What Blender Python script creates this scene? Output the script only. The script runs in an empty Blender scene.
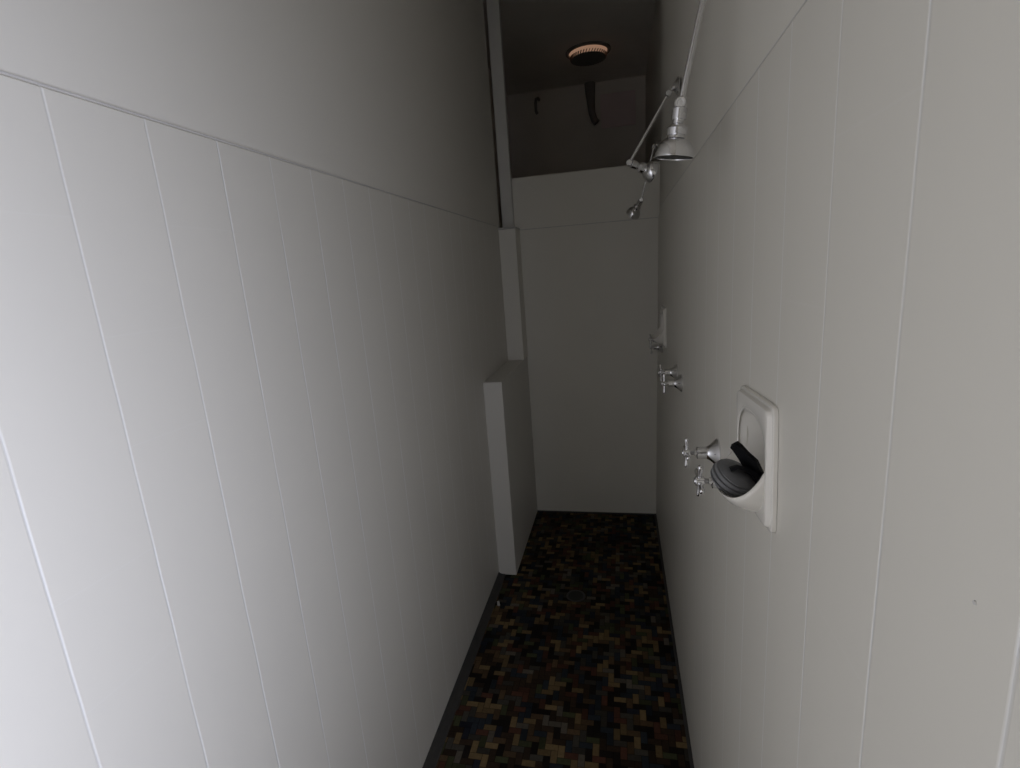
import bpy, bmesh, math, random
from mathutils import Vector, Matrix
random.seed(7)
S = bpy.context.scene
COL = S.collection

# ------------------------------------------------------------------ camera
cam_data = bpy.data.cameras.new('camera')
cam_data.sensor_fit = 'HORIZONTAL'
cam_data.sensor_width = 36.0
cam_data.lens = 508.9 * 36.0 / 1020.0
cam_data.clip_start = 0.02
cam = bpy.data.objects.new('camera', cam_data)
COL.objects.link(cam)
right = Vector((0.97638, 0.20365, -0.07213))
fwd = Vector((-0.21457, 0.95301, -0.21383))
up = Vector((0.0252, 0.22426, 0.9742))
M = Matrix((right, up, -fwd)).transposed().to_4x4()
M.translation = (0.7225, 0.0, 1.7007)
cam.matrix_world = M
S.camera = cam

# ------------------------------------------------------------------ world, light, exposure
world = bpy.data.worlds.new('world')
S.world = world
world.use_nodes = True
bg = world.node_tree.nodes['Background']
bg.inputs[0].default_value = (0.75, 0.85, 1.0, 1)
bg.inputs[1].default_value = 0.3


def area_light(name, loc, aim, sx, sy, power, color, spread=180):
    l = bpy.data.lights.new(name, 'AREA')
    l.shape = 'RECTANGLE'
    l.size, l.size_y = sx, sy
    l.energy = power
    l.color = color
    l.spread = math.radians(spread)
    o = bpy.data.objects.new(name, l)
    COL.objects.link(o)
    o.location = loc
    o.rotation_euler = (Vector(aim) - Vector(loc)).to_track_quat('-Z', 'Y').to_euler()
    return o


# daylight coming in at the changing-room window behind and to the right of the camera
area_light('window_daylight', (1.00, -0.50, 1.40), (0.0, -0.35, 1.36), 0.80, 1.15, 19.8, (0.865, 0.92, 1.15), 146)

S.view_settings.view_transform = 'Standard'
S.view_settings.look = 'None'
S.view_settings.gamma = 1.0
S.view_settings.use_curve_mapping = False
S.view_settings.exposure = 0.0

# ------------------------------------------------------------------ dimensions
W = 0.9305          # corridor width
YB = 3.347          # back partition face
HD = 1.969          # top of the tiled dado
HL = 1.980          # the same on the left wall
HC = 3.30           # ceiling
YE = 5.10           # far wall of the space behind the partition
Y0 = -1.6           # rear wall of the room behind the camera
XR = 1.08           # right wall of that room
YR = 0.265          # near end of the right shower wall
TW = 0.15           # tile width
TH = 0.165          # tile height
TY0 = 0.139         # a vertical joint


# ------------------------------------------------------------------ node helpers
class NT:
    def __init__(self, name):
        self.m = bpy.data.materials.new(name)
        self.m.use_nodes = True
        self.t = self.m.node_tree
        self.b = self.t.nodes['Principled BSDF']

    def node(self, kind, **kw):
        n = self.t.nodes.new(kind)
        for k, v in kw.items():
            setattr(n, k, v)
        return n

    def put(self, sock, v):
        if isinstance(v, bpy.types.NodeSocket):
            self.t.links.new(v, sock)
        else:
            sock.default_value = v

    def math(self, op, a, b=0.0, c=0.0):
        n = self.node('ShaderNodeMath', operation=op)
        self.put(n.inputs[0], a)
        self.put(n.inputs[1], b)
        if op in ('MULTIPLY_ADD', 'COMPARE', 'SMOOTH_MIN', 'SMOOTH_MAX', 'WRAP'):
            self.put(n.inputs[2], c)
        return n.outputs[0]

    def combine(self, x, y, z):
        n = self.node('ShaderNodeCombineXYZ')
        for s, v in zip(n.inputs, (x, y, z)):
            self.put(s, v)
        return n.outputs[0]

    def coords(self):
        c = self.node('ShaderNodeTexCoord')
        s = self.node('ShaderNodeSeparateXYZ')
        self.t.links.new(c.outputs['Object'], s.inputs[0])
        return c.outputs['Object'], s.outputs[0], s.outputs[1], s.outputs[2]

    def noise(self, vec, scale, detail=2.0):
        n = self.node('ShaderNodeTexNoise')
        self.put(n.inputs['Vector'], vec)
        n.inputs['Scale'].default_value = scale
        n.inputs['Detail'].default_value = detail
        return n.outputs[0]

    def white(self, vec):
        n = self.node('ShaderNodeTexWhiteNoise', noise_dimensions='3D')
        self.put(n.inputs['Vector'], vec)
        return n.outputs['Value']

    def mix(self, f, a, b):
        n = self.node('ShaderNodeMix', data_type='RGBA')
        self.put(n.inputs['Factor'], f)
        self.put(n.inputs['A'] if False else n.inputs[6], a)
        self.put(n.inputs[7], b)
        return n.outputs[2]

    def bump(self, h, strength=1.0, dist=0.01):
        n = self.node('ShaderNodeBump')
        self.put(n.inputs['Height'], h)
        n.inputs['Strength'].default_value = strength
        n.inputs['Distance'].default_value = dist
        self.t.links.new(n.outputs[0], self.b.inputs['Normal'])

    def set(self, **kw):
        for k, v in kw.items():
            self.put(self.b.inputs[k.replace('_', ' ')], v)
        return self.m


def plain(name, col, rough=0.5, metal=0.0, nscale=40.0, var=0.06, bump=0.0):
    """simple procedural material: base colour with a little uneven tone"""
    n = NT(name)
    v, x, y, z = n.coords()
    f = n.noise(v, nscale, 3)
    c2 = tuple(min(1, c * (1 - var)) for c in col) + (1,)
    c1 = tuple(min(1, c * (1 + var)) for c in col) + (1,)
    n.set(Base_Color=n.mix(f, c2, c1), Roughness=rough, Metallic=metal)
    if bump:
        n.bump(f, bump, 0.002)
    return n.m


PAINT = (0.74, 0.708, 0.625)


def tiled_wall(name, HD, along='y', joints=1.0):
    """painted-over tiles: joints read as shallow grooves with slightly whiter filler"""
    n = NT(name)
    v, x, y, z = n.coords()
    u = y if along == 'y' else x
    # small waviness of the joints
    wob = n.math('MULTIPLY', n.math('SUBTRACT', n.noise(v, 5.0, 2), 0.5), 0.004)
    u = n.math('ADD', u, wob)
    uu = n.math('DIVIDE', n.math('SUBTRACT', u, TY0 - 10 * TW), TW)
    vv = n.math('DIVIDE', n.math('SUBTRACT', HD + 0.001, z), TH)
    ru = n.math('ROUND', uu)
    rv = n.math('ROUND', vv)
    du = n.math('MULTIPLY', n.math('ABSOLUTE', n.math('SUBTRACT', uu, ru)), TW)
    dv = n.math('MULTIPLY', n.math('ABSOLUTE', n.math('SUBTRACT', vv, rv)), TH)
    below = n.math('LESS_THAN', z, HD)
    # per-tile strength of the joint
    su = n.white(n.combine(ru, n.math('FLOOR', vv), 1.3))
    sv = n.white(n.combine(n.math('FLOOR', uu), rv, 7.7))
    gu = n.math('SMOOTH_MAX', 0.0, n.math('SUBTRACT', 1.0, n.math('DIVIDE', du, 0.0027)), 0.1)
    gv = n.math('SMOOTH_MAX', 0.0, n.math('SUBTRACT', 1.0, n.math('DIVIDE', dv, 0.002)), 0.1)
    su = n.math('MULTIPLY_ADD', su, 0.45, 0.55)
    sv = n.math('MULTIPLY', n.math('GREATER_THAN', sv, 0.72), 0.07)
    g = n.math('MAXIMUM', n.math('MULTIPLY', gu, su), n.math('MULTIPLY', gv, sv))
    g = n.math('MINIMUM', n.math('MULTIPLY', n.math('MULTIPLY', g, below), joints), 1.0)
    tone = n.noise(v, 2.3, 3)
    ca = tuple(c * 0.965 for c in PAINT) + (1,)
    cb = tuple(min(1, c * 1.025) for c in PAINT) + (1,)
    base = n.mix(tone, ca, cb)
    col = n.mix(g, base, (0.90, 0.895, 0.87, 1))
    n.set(Base_Color=col, Roughness=n.math('MULTIPLY_ADD', below, -0.22, 0.62))
    brush = n.math('MULTIPLY', n.noise(v, 60.0, 3), 0.05)
    h = n.math('SUBTRACT', brush, n.math('MULTIPLY', g, 0.9))
    n.bump(h, 0.45, 0.0016)
    n.b.inputs['Specular IOR Level'].default_value = 0.35
    return n.m


def mosaic(name):
    """small 2:1 mosaic bricks laid herringbone in mixed earthy colours"""
    n = NT(name)
    v, x, y, z = n.coords()
    w = 0.0245
    fx = n.math('DIVIDE', n.math('ADD', x, 5.0), w)
    fy = n.math('DIVIDE', n.math('ADD', y, 5.0), w)
    i, j = n.math('FLOOR', fx), n.math('FLOOR', fy)
    u, vv = n.math('FRACT', fx), n.math('FRACT', fy)
    k = n.math('FLOORED_MODULO', n.math('SUBTRACT', i, j), 4.0)
    k1 = n.math('COMPARE', k, 1.0, 0.1)
    k0 = n.math('COMPARE', k, 0.0, 0.1)
    k2 = n.math('COMPARE', k, 2.0, 0.1)
    k3 = n.math('COMPARE', k, 3.0, 0.1)
    bi = n.math('SUBTRACT', i, k1)
    bj = n.math('ADD', j, k3)
    rnd = n.white(n.combine(bi, bj, 0.37))
    rnd2 = n.white(n.combine(bi, bj, 5.11))
    ramp = n.node('ShaderNodeValToRGB')
    ramp.color_ramp.interpolation = 'CONSTANT'
    pal = [(0.0, (0.012, 0.0094, 0.0078)), (0.16, (0.0324, 0.0213, 0.0139)), (0.31, (0.0761, 0.0487, 0.0265)), (0.43, (0.1348, 0.0926, 0.0441)), (0.56, (0.0664, 0.03, 0.0195)), (0.66, (0.0218, 0.026, 0.0303)), (0.75, (0.0454, 0.0407, 0.0323)), (0.84, (0.0454, 0.048, 0.0238)), (0.91, (0.0904, 0.0772, 0.0587)), (0.96, (0.0179, 0.0189, 0.0252))]
    e = ramp.color_ramp.elements
    e[0].position, e[0].color = pal[0][0], pal[0][1] + (1,)
    e[1].position, e[1].color = pal[1][0], pal[1][1] + (1,)
    for p, c in pal[2:]:
        q = e.new(p)
        q.color = c + (1,)
    n.t.links.new(rnd, ramp.inputs[0])
    # distance to the brick outline; the side shared by both halves of a brick is skipped
    BIG = 1.0
    dl = n.math('ADD', u, n.math('MULTIPLY', k1, BIG))
    dr = n.math('ADD', n.math('SUBTRACT', 1.0, u), n.math('MULTIPLY', k0, BIG))
    db = n.math('ADD', vv, n.math('MULTIPLY', k2, BIG))
    dt = n.math('ADD', n.math('SUBTRACT', 1.0, vv), n.math('MULTIPLY', k3, BIG))
    d = n.math('MINIMUM', n.math('MINIMUM', dl, dr), n.math('MINIMUM', db, dt))
    tile = n.math('MINIMUM', n.math('MULTIPLY', d, 14.0), 1.0)
    tone = n.math('MULTIPLY_ADD', rnd2, 0.6, 0.85)
    blot = n.math('MULTIPLY_ADD', n.noise(v, 90, 3), 0.7, 0.65)
    tone = n.math('MULTIPLY', tone, blot)
    tone = n.math('MULTIPLY', tone, n.math('MULTIPLY_ADD', tile, 0.75, 0.25))
    hsv = n.node('ShaderNodeHueSaturation')
    n.t.links.new(ramp.outputs[0], hsv.inputs['Color'])
    n.t.links.new(tone, hsv.inputs['Value'])
    n.set(Base_Color=hsv.outputs[0], Roughness=n.math('MULTIPLY_ADD', rnd2, 0.2, 0.5))
    n.b.inputs['Specular IOR Level'].default_value = 0.05
    n.bump(tile, 0.5, 0.001)
    return n.m


M_WALL = tiled_wall('painted tile wall', HD)
M_WALL_L = tiled_wall('painted tile wall facing the window', HL)
M_PAINT = plain('white wall paint', PAINT, 0.55, nscale=4, var=0.03)
M_BACK = plain('white painted board', (0.84, 0.81, 0.725), 0.5, nscale=3, var=0.03)
M_LEDGE = plain('white painted ledge', (0.73, 0.705, 0.635), 0.5, nscale=3, var=0.03)
M_DARK = plain('dim brown wall', (0.86, 0.80, 0.71), 0.7, nscale=2.5, var=0.10)
M_CEIL = plain('dim brown ceiling', (0.88, 0.83, 0.74), 0.7, nscale=2.5, var=0.1)
M_FLOOR = mosaic('mosaic floor')
M_KERB = plain('dark floor edging', (0.045, 0.042, 0.038), 0.6, nscale=30, var=0.25)
M_SEAL = plain('grey dado edge', (0.60, 0.58, 0.54), 0.6, nscale=20, var=0.15)
M_SEAL_R = plain('pale dado edge', (0.64, 0.62, 0.57), 0.6, nscale=20, var=0.15)
M_CHROME = plain('worn chrome', (0.74, 0.74, 0.75), 0.08, 1.0, nscale=8, var=0.03)
M_CHROME_D = plain('dull chrome', (0.42, 0.42, 0.43), 0.32, 1.0, nscale=120, var=0.15)
M_DRAIN = plain('tarnished drain', (0.05, 0.047, 0.043), 0.5, nscale=60, var=0.2)
M_HOLE = plain('shower spray plate', (0.03, 0.03, 0.03), 0.5, nscale=120, var=0.2)
M_CERAM = plain('white glazed ceramic', (0.80, 0.768, 0.695), 0.18, nscale=6, var=0.02)
M_RUB = plain('dark grey rubber', (0.16, 0.16, 0.163), 0.55, nscale=90, var=0.3, bump=0.3)
M_BLACK = plain('black strap', (0.006, 0.006, 0.007), 0.6, nscale=90, var=0.3)
M_BLACK.node_tree.nodes['Principled BSDF'].inputs['Specular IOR Level'].default_value = 0.12
M_WOOD = plain('painted timber', (0.74, 0.72, 0.67), 0.5, nscale=12, var=0.06)
M_BLACKISH = plain('dark fittings', (0.02, 0.018, 0.016), 0.6, nscale=20, var=0.3)
M_PANEL = plain('dim board', (0.84, 0.70, 0.67), 0.6, nscale=5, var=0.08)
M_DIM = plain('dull dark hose', (0.26, 0.235, 0.21), 0.7, nscale=20, var=0.2)
M_GRILLE = plain('brown vent plastic', (0.16, 0.10, 0.07), 0.5, nscale=20, var=0.1)
M_CHIP = plain('white chip', (0.62, 0.60, 0.56), 0.5)
M_GLASS = NT('window glass')
M_GLASS.set(Roughness=0.02, Transmission_Weight=1.0, IOR=1.45)
M_GLASS = M_GLASS.m
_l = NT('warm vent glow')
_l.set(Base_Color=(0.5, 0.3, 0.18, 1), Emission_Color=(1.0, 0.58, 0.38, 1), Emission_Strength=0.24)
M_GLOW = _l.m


# ------------------------------------------------------------------ mesh helpers
def link(name, bm, mat, parent=None, smooth=None, loc=None):
    bmesh.ops.recalc_face_normals(bm, faces=bm.faces)
    me = bpy.data.meshes.new(name)
    bm.to_mesh(me)
    bm.free()
    me.materials.append(mat)
    if smooth:
        for p in me.polygons:
            p.use_smooth = True
        me.set_sharp_from_angle(angle=math.radians(smooth))
    o = bpy.data.objects.new(name, me)
    COL.objects.link(o)
    if parent:
        o.parent = parent
    if loc:
        o.location = loc
    return o


def thing(name, label, cat, loc, group=None):
    o = bpy.data.objects.new(name, None)
    COL.objects.link(o)
    o.location = loc
    o.empty_display_size = 0.03
    o['label'] = label
    o['category'] = cat
    if group:
        o['group'] = group
    return o


def tag(o, label, cat, group=None):
    o['label'] = label
    o['category'] = cat
    if group:
        o['group'] = group
    return o


def struct(o):
    o['kind'] = 'structure'
    return o


def box(bm, a, b, bevel=0.0, seg=2):
    vs = [bm.verts.new((x, y, z)) for x in (a[0], b[0]) for y in (a[1], b[1]) for z in (a[2], b[2])]
    fs = [(0, 1, 3, 2), (4, 6, 7, 5), (0, 4, 5, 1), (2, 3, 7, 6), (0, 2, 6, 4), (1, 5, 7, 3)]
    faces = [bm.faces.new([vs[i] for i in f]) for f in fs]
    if bevel:
        es = list({e for f in faces for e in f.edges})
        bmesh.ops.bevel(bm, geom=es, offset=bevel, segments=seg, affect='EDGES', profile=0.5)


def basis(axis):
    a = Vector(axis).normalized()
    h = Vector((0, 0, 1)) if abs(a.z) < 0.9 else Vector((0, 1, 0))
    u = a.cross(h).normalized()
    return a, u, a.cross(u).normalized()


def lathe(bm, org, axis, prof, n=28, sq=None):
    """surface of revolution; prof = [(distance along axis, radius)]"""
    a, u, v = basis(axis)
    org = Vector(org)
    rings = []
    for t, r in prof:
        if r < 1e-6:
            rings.append([bm.verts.new(org + a * t)])
        else:
            ring = []
            for k in range(n):
                ang = 2 * math.pi * k / n
                ring.append(bm.verts.new(org + a * t + (u * math.cos(ang) + v * math.sin(ang)) * r))
            rings.append(ring)
    for A, B in zip(rings, rings[1:]):
        for k in range(n):
            k2 = (k + 1) % n
            if len(A) == 1 and len(B) == 1:
                continue
            if len(A) == 1:
                bm.faces.new((A[0], B[k], B[k2]))
            elif len(B) == 1:
                bm.faces.new((A[k], B[0], A[k2]))
            else:
                bm.faces.new((A[k], B[k], B[k2], A[k2]))


def tube(bm, pts, r, n=14, caps=True):
    pts = [Vector(p) for p in pts]
    rr = r if isinstance(r, (list, tuple)) else [r] * len(pts)
    a, u, v = basis(pts[1] - pts[0])
    rings = []
    for i, p in enumerate(pts):
        d = (pts[min(i + 1, len(pts) - 1)] - pts[max(i - 1, 0)]).normalized()
        u = (u - d * u.dot(d)).normalized()
        v = d.cross(u)
        rings.append([bm.verts.new(p + (u * math.cos(2 * math.pi * k / n) + v * math.sin(2 * math.pi * k / n)) * rr[i]) for k in range(n)])
    for A, B in zip(rings, rings[1:]):
        for k in range(n):
            bm.faces.new((A[k], B[k], B[(k + 1) % n], A[(k + 1) % n]))
    if caps:
        bm.faces.new(rings[0])
        bm.faces.new(rings[-1][::-1])


def sphere_prof(r, n=10, t0=0.0):
    return [(t0 - r * math.cos(math.pi * k / n), r * math.sin(math.pi * k / n)) for k in range(n + 1)]


def B():
    return bmesh.new()


# ------------------------------------------------------------------ the room
# floor
bm = B(); box(bm, (-0.4, Y0 - 0.1, -0.08), (XR + 0.1, YE + 0.1, 0.0))
struct(link('floor', bm, M_FLOOR))
# ceiling
bm = B(); box(bm, (-0.4, Y0 - 0.1, HC), (XR + 0.1, YE + 0.1, HC + 0.08))
struct(link('ceiling', bm, M_CEIL))


def dado_profile(bm, pts, y0, y1):
    """extrude an x-z outline along y"""
    A = [bm.verts.new((x, y0, z)) for x, z in pts]
    Bv = [bm.verts.new((x, y1, z)) for x, z in pts]
    n = len(pts)
    for k in range(n):
        bm.faces.new((A[k], A[(k + 1) % n], Bv[(k + 1) % n], Bv[k]))
    bm.faces.new(A[::-1])
    bm.faces.new(Bv)


# left wall: tiled dado slightly proud of the painted wall above
bm = B()
dado_profile(bm, [(0, 0), (0, HL - 0.003), (-0.003, HL), (-0.25, HL), (-0.25, 0)], Y0, 3.45)
dado_profile(bm, [(-0.006, HL), (-0.006, HC), (-0.25, HC), (-0.25, HL)], Y0, 3.27)
struct(link('wall_left', bm, M_WALL_L))
# right wall with the recess for the near soap holder
HY0, HY1, HZ0, HZ1 = 0.742, 0.900, 1.325, 1.462


def lean(y):
    k = min(1.0, max(0.0, (y - 2.55) / 0.8))
    return 0.0175 * k * k * (3 - 2 * k)


bm = B()
ys = [YR, HY0, HY1, 2.55, 2.7, 2.85, 3.0, 3.15, 3.347, YE]
zs = [0.0, HZ0, HZ1, HD - 0.003]
for iy in range(len(ys) - 1):
    for iz in range(3):
        if iy == 1 and iz == 1:
            continue
        bm.faces.new([bm.verts.new(p) for p in ((W, ys[iy], zs[iz]), (W, ys[iy + 1], zs[iz]), (W, ys[iy + 1], zs[iz + 1]), (W, ys[iy], zs[iz + 1]))])
for a, b in (((W, HD - 0.003), (W + 0.003, HD)), ((W + 0.003, HD), (W + 0.006, HD)), ((W + 0.006, HD), (W + 0.006, HC)),
             ((W + 0.12, HC), (W + 0.12, 0.0))):
    for y0, y1 in zip(ys, ys[1:]):
        bm.faces.new([bm.verts.new(p) for p in ((a[0], y0, a[1]), (a[0], y1, a[1]), (b[0], y1, b[1]), (b[0], y0, b[1]))])
for yy in (YR, YE):
    bm.faces.new([bm.verts.new(p) for p in ((W, yy, 0), (W + 0.12, yy, 0), (W + 0.12, yy, HC), (W + 0.006, yy, HC), (W + 0.006, yy, HD), (W + 0.003, yy, HD), (W, yy, HD - 0.003))])
# pocket behind the holder
px = W + 0.075
quad = [(HY0, HZ0), (HY1, HZ0), (HY1, HZ1), (HY0, HZ1)]
for k in range(4):
    a, b = quad[k], quad[(k + 1) % 4]
    bm.faces.new([bm.verts.new(p) for p in ((W, a[0], a[1]), (W, b[0], b[1]), (px, b[0], b[1]), (px, a[0], a[1]))])
bm.faces.new([bm.verts.new((px, y, z)) for y, z in quad])
bmesh.ops.remove_doubles(bm, verts=bm.verts, dist=1e-5)
for v in bm.verts:                      # the old wall leans out a little towards its far end
    v.co.x += lean(v.co.y) * v.co.z
struct(link('wall_right', bm, M_WALL))
# back partition, open above
bm = B(); box(bm, (0, YB, 0), (W + 0.06, YB + 0.1, 2.276), 0.004)
struct(link('wall_back', bm, M_BACK))
# space behind
bm = B(); box(bm, (-0.35, YE, 0), (XR, YE + 0.1, HC))
struct(link('wall_far', bm, M_DARK))
bm = B(); box(bm, (-0.35, 3.0, 0), (-0.25, YE, HC))
struct(link('wall_far_left', bm, M_DARK))
# room behind the camera
bm = B(); box(bm, (-0.25, Y0 - 0.1, 0), (XR, Y0, HC))
struct(link('wall_rear', bm, M_PAINT))
bm = B(); box(bm, (W + 0.12, YR - 0.05, 0), (XR, YR, HC))
struct(link('wall_front', bm, M_PAINT))
# window wall of that room
WY0, WY1, WZ0, WZ1 = -1.0, 0.0, 0.65, 2.0
bm = B()
box(bm, (XR, Y0, 0), (XR + 0.1, WY0, HC))
box(bm, (XR, WY1, 0), (XR + 0.1, YR, HC))
box(bm, (XR, WY0, 0), (XR + 0.1, WY1, WZ0))
box(bm, (XR, WY0, WZ1), (XR + 0.1, WY1, HC))
struct(link('wall_near_right', bm, M_PAINT))
win = B()
t = 0.04
box(win, (XR + 0.02, WY0, WZ0), (XR + 0.08, WY1, WZ0 + t))
box(win, (XR + 0.02, WY0, WZ1 - t), (XR + 0.08, WY1, WZ1))
box(win, (XR + 0.02, WY0, WZ0 + t), (XR + 0.08, WY0 + t, WZ1 - t))
box(win, (XR + 0.02, WY1 - t, WZ0 + t), (XR + 0.08, WY1, WZ1 - t))
wf = struct(link('window_1', win, M_WOOD))
bm = B(); box(bm, (XR + 0.045, WY0 + t, WZ0 + t), (XR + 0.05, WY1 - t, WZ1 - t))
link('pane', bm, M_GLASS, wf)

# boxed-in ledge along the left wall and the narrow pillar standing on it
LY, LX, LH = 2.551, 0.1035, 1.14
bm = B(); box(bm, (0, LY, 0), (LX, YB, LH), 0.004)
struct(link('wall_ledge', bm, M_LEDGE))
bm = B(); box(bm, (0, 3.2, LH), (0.107, YB, 1.962), 0.003)
struct(link('wall_pillar', bm, M_BACK))
# timber strip above the pillar, a dark gap between it and the wall
bm = B(); box(bm, (0.006, 3.30, 1.972), (0.079, 3.343, HC), 0.004)
struct(link('trim_1', bm, M_WOOD))
# cap between pillar and strip
bm = B(); box(bm, (-0.004, 3.192, 1.962), (0.110, YB, 1.972), 0.002)
struct(link('trim_2', bm, M_SEAL))
# dark bead along the top of the tiles
bm = B(); box(bm, (-0.006, Y0, HL), (-0.0015, 3.27, HL + 0.0035), 0.001)
struct(link('trim_3', bm, M_SEAL))
bm = B()
for y0, y1 in zip([YR, 2.55, 2.7, 2.85, 3.0, 3.15], [2.55, 2.7, 2.85, 3.0, 3.15, YB]):
    q = []
    for y in (y0, y1):
        d = lean(y) * HD + W
        q.append([bm.verts.new((d + x, y, z)) for x, z in ((.0015, HD), (.0065, HD), (.0065, HD + .0035), (.0025, HD + .0035))])
    for k in range(4):
        bm.faces.new((q[0][k], q[0][(k + 1) % 4], q[1][(k + 1) % 4], q[1][k]))
struct(link('trim_4', bm, M_SEAL_R))
bm = B(); box(bm, (0.107, YB - 0.0015, 1.958), (W + 0.03, YB, 1.963), 0.0005)
struct(link('trim_5', bm, M_SEAL_R))
# dark coved edging of the floor
bm = B(); dado_profile(bm, [(0, 0), (0.040, 0), (0.036, 0.004), (0.018, 0.005), (0.006, 0.010), (0, 0.018)], Y0, LY)
struct(link('baseboard_left', bm, M_KERB))
bm = B(); dado_profile(bm, [(W, 0), (W - 0.012, 0), (W - 0.004, 0.006), (W, 0.012)], YR, YB)
struct(link('baseboard_right', bm, M_KERB))
bm = B(); box(bm, (LX, YB - 0.012, 0), (W, YB, 0.008))
struct(link('baseboard_back', bm, M_KERB))


# ------------------------------------------------------------------ showers
def shower(label, base, joint, ball, axis, knuckle):
    """wall flange, swivel joint, straight arm, knuckle and bell-shaped rose"""
    base, joint, ball = Vector(base), Vector(joint), Vector(ball)
    base.x += lean(base.y) * base.z
    t = thing('shower', label, 'shower', base, 'wall showers on the right wall')
    j, b = joint - base, ball - base
    bm = B()
    lathe(bm, (0, 0, 0), (-1, 0, 0), [(0, 0), (0, .029), (.003, .029), (.008, .022), (.013, .015), (.018, .012), (.018, 0)])
    link('wall_flange', bm, M_CHROME, t, 40)
    bm = B()
    tube(bm, [(-.016, 0, 0), tuple(j)], .0065)
    lathe(bm, j, (0, 1, 0), [(-.012, 0), (-.012, .009), (-.009, .011), (.009, .011), (.012, .009), (.012, 0)], 20)
    link('swivel_joint', bm, M_CHROME, t, 40)
    d = (b - j).normalized()
    bm = B()
    tube(bm, [j + d * .008, b - d * .006], .0051, 20)
    link('arm', bm, M_CHROME, t, 40)
    k, _, _ = basis(knuckle)
    bm = B()
    lathe(bm, b, k, [(-.010, 0), (-.010, .0085), (-.007, .011), (.007, .011), (.010, .0085), (.010, .0055), (.0085, .005), (.0085, .003), (.0095, .0028), (.0095, 0)], 24)
    link('knuckle', bm, M_CHROME, t, 30)
    a = Vector(axis).normalized()
    b2 = b - a * .006
    bm = B()
    prof = [(.060, 0), (.060, .0160), (.063, .0162), (.0655, .0172), (.0672, .0195), (.0690, .0228), (.0712, .0258), (.0740, .0284), (.0775, .0306),
            (.0815, .0325), (.0860, .0342), (.0910, .0357), (.0955, .0368), (.0965, .0371), (.0985, .0371), (.0990, .0366), (.0990, .0345), (.0965, .0343), (.0965, 0)]
    lathe(bm, b2, a, prof, 44)
    head = link('shower_rose', bm, M_CHROME, t, 22)
    bm = B()
    lathe(bm, b, a, [(.008, 0), (.008, .0115), (.0095, .0135), (.0275, .0135), (.0285, .0125), (.0285, .0100), (.0355, .0100), (.0355, 0)], 40)
    link('barrel', bm, M_CHROME, head, 12)
    bm = B()
    lathe(bm, b2, a, [(.0405, 0), (.0405, .0115), (.0470, .0172), (.0482, .0186), (.0585, .0188), (.0600, .0178), (.0600, 0)], 40)
    link('ring_nut', bm, M_CHROME, head, 12)
    bm = B()
    lathe(bm, b2, a, [(.0960, 0), (.0960, .0342), (.0975, .0338), (.0980, .0200), (.0982, 0)], 44)
    link('spray_plate', bm, M_HOLE, head, 30)
    return t


ZF = 2.257
shower('nearest chrome wall shower hanging straight down above the soap holder', (W, 1.07, ZF), (.901, 1.07, 2.24), (.841, 1.07, 1.981), (-.13, .06, -1), (-.15, -1, -.1))
shower('middle chrome wall shower whose rose is turned in towards the wall', (W, 1.928, ZF), (.897, 1.926, 2.238), (.767, 1.93, 2.039), (.085, .030, -.036), (-.1, -1, 0))
shower('farthest chrome wall shower with its rose tipped away towards the back partition', (W, 2.786, ZF), (.906, 2.786, 2.25), (.842, 2.80, 2.010), (-.040, .054, -.058), (-.1, -1, 0))


# ------------------------------------------------------------------ taps
def tap(label, y, z, turn, reach=.068):
    t = thing('tap', label, 'tap', (W + lean(y) * z, y, z), 'cross-handled taps on the right wall')
    bm = B()
    lathe(bm, (0, 0, 0), (-1, 0, 0), [(0, 0), (0, .0315), (.003, .0318), (.007, .0285), (.010, .0252), (.013, .0222), (.016, .0195), (.019, .0172), (.022, .0154), (.025, .0143), (.027, .0140), (.027, 0)], 36)
    link('flange', bm, M_CHROME, t, 22)
    bm = B()
    lathe(bm, (0, 0, 0), (-1, 0, 0), [(.022, 0), (.022, .0142), (.0455, .0136), (.0465, .0122), (.0465, .0070), (.052, .0070), (.052, 0)], 40)
    link('barrel', bm, M_CHROME, t, 12)
    bm = B()
    lathe(bm, (0, 0, 0), (-1, 0, 0), [(.049, 0), (.049, .0045), (reach - .006, .0045), (reach - .006, 0)], 16)
    link('spindle', bm, M_CHROME_D, t, 40)
    bm = B()
    lathe(bm, (.068 - reach, 0, 0), (-1, 0, 0), [(.060, 0), (.060, .0080), (.0612, .0092), (.0745, .0092), (.0760, .0080), (.0765, .0055), (.078, .0050), (.078, 0)], 28)
    h = link('handle_hub', bm, M_CHROME, t, 22)
    for k in range(4):
        a = math.radians(turn) + k * math.pi / 2
        d = Vector((0, math.sin(a), math.cos(a)))
        c = Vector((-reach, 0, 0))
        bm = B()
        lathe(bm, c, d, [(.006, 0), (.006, .0040), (.014, .0036), (.024, .0048), (.030, .0055), (.0335, .0050), (.0352, .0030), (.0355, 0)], 16)
        link('handle_arm', bm, M_CHROME, h, 50)
    return t


tap('chrome cross-handle tap just behind the near soap holder, its handle standing upright', 1.150, 1.272, -3)
tap('chrome cross-handle tap partly hidden by the near soap holder, its handle turned askew', 0.955, 1.288, -14)
tap('nearer tap of the middle pair under the middle shower', 1.845, 1.274, 8, .060)
tap('farther tap of the middle pair under the middle shower', 1.997, 1.282, 35, .060)
tap('nearer tap of the farthest pair beside the far soap holder', 2.690, 1.272, 20, .058)
tap('farther tap of the farthest pair, last tap before the back partition', 2.840, 1.290, 45, .058)


# ------------------------------------------------------------------ soap holders
def ellipse(th, ry, rz, p=2.4):
    c, s = math.cos(th), math.sin(th)
    return ry * math.copysign(abs(c) ** (2 / p), c), rz * math.copysign(abs(s) ** (2 / p), s)


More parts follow.
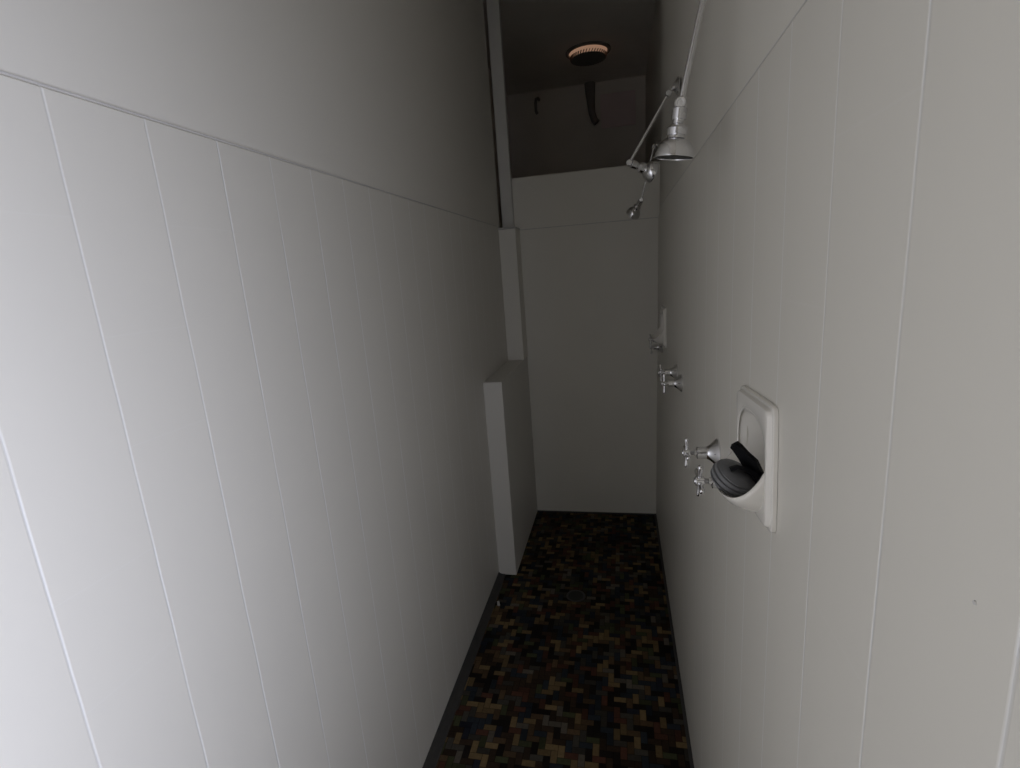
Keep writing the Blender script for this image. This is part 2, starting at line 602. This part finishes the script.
def soap_holder(label, yc, zc, tilt=0.0):
    t = thing('soap_holder', label, 'soap holder', (W, yc, zc), 'ceramic soap holders on the right wall')
    t.rotation_euler.x = math.radians(tilt)
    N = 64
    PY, PZ = 0.101, 0.093      # half size of the plate
    ths = [2 * math.pi * k / N for k in range(N)]

    def ring(bm, f):
        return [bm.verts.new(f(th)) for th in ths]

    def loft(bm, rings):
        for A, Bq in zip(rings, rings[1:]):
            for k in range(N):
                bm.faces.new((A[k], A[(k + 1) % N], Bq[(k + 1) % N], Bq[k]))

    def rect(sy, sz, x, p=16):
        return lambda th: (x, *ellipse(th, sy, sz, p))
    OY, OZ, OC = 0.086, 0.073, -0.005      # opening in the plate

    def opening(k, x, dz=0.0):
        return lambda th: (x, ellipse(th, OY * k, OZ * k, 2.8)[0], OC + dz + ellipse(th, OY * k, OZ * k, 2.8)[1])
    # thin stepped plate with the opening
    bm = B()
    R = [ring(bm, rect(PY, PZ, -.0005)), ring(bm, rect(PY, PZ, -.0055)), ring(bm, rect(PY - .0012, PZ - .0012, -.0068)),
         ring(bm, rect(PY - .0045, PZ - .0045, -.0072)), ring(bm, rect(PY - .0055, PZ - .0055, -.0085)), ring(bm, rect(PY - .006, PZ - .006, -.0110)),
         ring(bm, rect(PY - .0075, PZ - .0075, -.0132)), ring(bm, rect(PY - .0100, PZ - .0100, -.0140)), ring(bm, opening(1.035, -.0140)), ring(bm, opening(1.015, -.0135)),
         ring(bm, opening(1.0, -.0115)), ring(bm, opening(.96, -.002)), ring(bm, opening(.82, .022)), ring(bm, opening(.80, .040)), ring(bm, opening(.6, .056)), ring(bm, opening(.2, .060))]
    loft(bm, R)
    bm.faces.new(R[-1])
    link('plate', bm, M_CERAM, t, 35)
    # projecting cup: outside, rounded rim, inside
    bm = B()

    def lip(th):
        s = math.sin(th)
        return max(0.0, -s) ** 0.85           # 0 at the top, 1 at the bottom

    def cup(k, out, lift, x0=-.0125):
        def f(th):
            l = lip(th)
            y, z = ellipse(th, OY * k, OZ * k, 2.8)
            return (x0 - out * l, y * (1 + 0.03 * l * out / .052), OC + z + lift * 2.3 * l ** 3)
        return f
    R = [ring(bm, cup(1.035, 0.0, -.002, -.0135)), ring(bm, cup(1.035, .012, -.002)), ring(bm, cup(1.035, .026, 0.001)), ring(bm, cup(1.03, .038, .004)),
         ring(bm, cup(1.02, .0470, .0075)), ring(bm, cup(1.00, .0510, .0095)), ring(bm, cup(.975, .0530, .0105)), ring(bm, cup(.955, .0520, .0095)),
         ring(bm, cup(.955, .048, .0065)), ring(bm, cup(.955, .038, .0025)), ring(bm, cup(.96, .020, .0005)), ring(bm, cup(.96, .004, .0)), ring(bm, cup(.95, -.006, .0))]
    loft(bm, R)
    link('cup', bm, M_CERAM, t, 60)
    return t


soap_holder('white ceramic soap holder near the camera, holding a dark strapped scrubber', 0.820, 1.396, -4.0)
soap_holder('small far white ceramic soap holder seen edge-on beside the back corner', 2.545, 1.396)

# ------------------------------------------------------------------ scrubber lying in the near holder
sc = Vector((.893, .813, 1.356))
t = thing('scrubber', 'dark grey ridged round scrubber with black strap lying in the near soap holder', 'scrubber', sc)
t.scale = (1.06, 1.06, 1.06)
ax = Vector((.42, -.30, .80)).normalized()
bm = B()
prof = [(-.019, 0), (-.019, .014), (-.0165, .024), (-.013, .0295), (-.010, .0318), (-.0088, .0320), (-.0078, .0292), (-.0066, .0292), (-.0056, .0325),
        (-.0010, .0336), (.0002, .0334), (.0012, .0302), (.0024, .0302), (.0034, .0325), (.0070, .0312), (.0080, .0280), (.0090, .0280), (.0098, .0292), (.0125, .0250), (.0155, .016), (.0165, 0)]
lathe(bm, (0, 0, 0), ax, prof, 40)
link('pad', bm, M_RUB, t, 25)


def ribbon(bm, pts, side, ws, th):
    pts = [Vector(p) for p in pts]
    rings = []
    for i, p in enumerate(pts):
        d = (pts[min(i + 1, len(pts) - 1)] - pts[max(i - 1, 0)]).normalized()
        s = (Vector(side) - d * Vector(side).dot(d)).normalized()
        nrm = d.cross(s)
        w = ws[i] / 2
        rings.append([bm.verts.new(p + s * w + nrm * th / 2), bm.verts.new(p - s * w + nrm * th / 2), bm.verts.new(p - s * w - nrm * th / 2), bm.verts.new(p + s * w - nrm * th / 2)])
    for A, Bq in zip(rings, rings[1:]):
        for k in range(4):
            bm.faces.new((A[k], A[(k + 1) % 4], Bq[(k + 1) % 4], Bq[k]))
    bm.faces.new(rings[0][::-1])
    bm.faces.new(rings[-1])


bm = B()
ribbon(bm, [(.030, -.004, -.008), (.029, -.004, .008), (.022, -.003, .024), (.012, -.002, .037), (.004, -.001, .048), (-.001, -.001, .053)], (.75, -.45, .25), [.014, .022, .022, .016, .014, .012], .009)
link('strap', bm, M_BLACK, t)
bm = B()
ribbon(bm, [(-.008, -.012, .018), (.002, -.012, .022), (.012, -.012, .019), (.024, -.012, .012), (.033, -.010, .002)], (.1, -.9, .3), [.010, .012, .013, .013, .012], .006)
link('strap_loop', bm, M_BLACK, t)

# ------------------------------------------------------------------ ceiling vent
vc = Vector((.535, 4.385, HC))
t = thing('ceiling_vent', 'round ceiling vent glowing warm orange beyond the back partition', 'vent', vc)
bm = B()
lathe(bm, (0, 0, 0), (0, 0, -1), [(0, .170), (.008, .170), (.014, .160), (.014, .146), (0, .146)], 48)
link('rim', bm, M_DIM, t, 40)
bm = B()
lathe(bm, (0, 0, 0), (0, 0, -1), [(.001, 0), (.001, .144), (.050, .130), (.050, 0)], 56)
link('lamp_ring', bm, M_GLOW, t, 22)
bm = B()
lathe(bm, (0, 0, 0), (0, 0, -1), [(.0505, 0), (.0505, .131), (.056, .130), (.060, .118), (.060, 0)], 56)
link('cover', bm, M_DIM, t, 22)
for k in range(40):
    a = 2 * math.pi * k / 40
    ca, sa = math.cos(a), math.sin(a)
    q = [(.128, -.032), (.142, -.034), (.140, -.044), (.134, -.056), (.126, -.058)]
    bm = B()
    tn = Vector((-sa, ca, 0))
    vs = []
    for sgn in (-1, 1):
        vs.append([bm.verts.new(Vector((ca * r, sa * r, z)) + tn * (sgn * .0032 + (z + .03) * .5)) for r, z in q])
    bm.faces.new(vs[0][::-1]); bm.faces.new(vs[1])
    for i in range(5):
        bm.faces.new((vs[0][i], vs[0][(i + 1) % 5], vs[1][(i + 1) % 5], vs[1][i]))
    link('fin', bm, M_GRILLE, t)

# ------------------------------------------------------------------ dim things on the far wall
bm = B()
tube(bm, [(.512, YE - .05, 3.285), (.512, YE - .05, 3.20), (.516, YE - .05, 3.12), (.522, YE - .05, 3.04), (.540, YE - .05, 2.985), (.562, YE - .05, 2.955)], [.048, .042, .034, .03, .03, .03], 20)
tag(link('hanging_hose', bm, M_DIM, smooth=40), 'dark bent hose hanging on the dim far wall below the ceiling vent', 'hose')
bm = B()
tube(bm, [(.045, YE, 3.225), (.04, YE - .03, 3.232), (.024, YE - .045, 3.225), (.018, YE - .045, 3.19), (.018, YE - .045, 3.12), (.028, YE - .04, 3.098)], .013, 12)
tag(link('wall_hook', bm, M_DIM, smooth=40), 'small dark hook on the dim far wall, left of the hanging hose', 'hook')
bm = B(); box(bm, (.60, YE - .02, 2.91), (.905, YE, 3.19), .004)
tag(link('wall_panel', bm, M_PANEL), 'dim brownish rectangular panel on the far wall above the partition', 'panel')

# ------------------------------------------------------------------ floor drain and a chip of white
t = thing('floor_drain', 'small round dark drain in the mosaic floor before the ledge end', 'drain', (.456, 2.395, 0))
bm = B(); lathe(bm, (0, 0, 0), (0, 0, 1), [(0, .050), (.003, .050), (.003, .041), (.001, .040), (0, .040)], 36)
link('rim', bm, M_DRAIN, t, 40)
bm = B()
lathe(bm, (0, 0, 0), (0, 0, 1), [(0, 0), (0, .0405), (.0015, .0405), (.0015, 0)], 36)
for k in range(-3, 4):
    hw = math.sqrt(max(.0, .039 ** 2 - (k * .011) ** 2))
    box(bm, (-hw, k * .011 - .0025, .001), (hw, k * .011 + .0025, .0028))
link('grate', bm, M_BLACKISH, t)
bm = B()
c = [(-.012, .016), (-.002, .020), (.011, -.012), (.006, -.020), (-.004, -.016)]
rot_ = 0.5
A = [bm.verts.new((x, y, 0)) for x, y in c]
Bv = [bm.verts.new((x * .85, y * .85, .004)) for x, y in c]
for k in range(5):
    bm.faces.new((A[k], A[(k + 1) % 5], Bv[(k + 1) % 5], Bv[k]))
bm.faces.new(A[::-1]); bm.faces.new(Bv)
tag(link('plaster_chip', bm, M_CHIP, loc=(.058, 2.29, 0)), 'tiny white chip lying on the mosaic floor by the left wall', 'chip')
bm = B()
lathe(bm, (0, 0, 0), (-1, 0, 0), [(0, 0), (0, .0016), (.0008, .0014), (.0010, 0)], 12)
tag(link('nail_head', bm, M_SEAL, loc=(W, .325, 1.483)), 'tiny grey nail head in the right wall near the camera', 'nail')
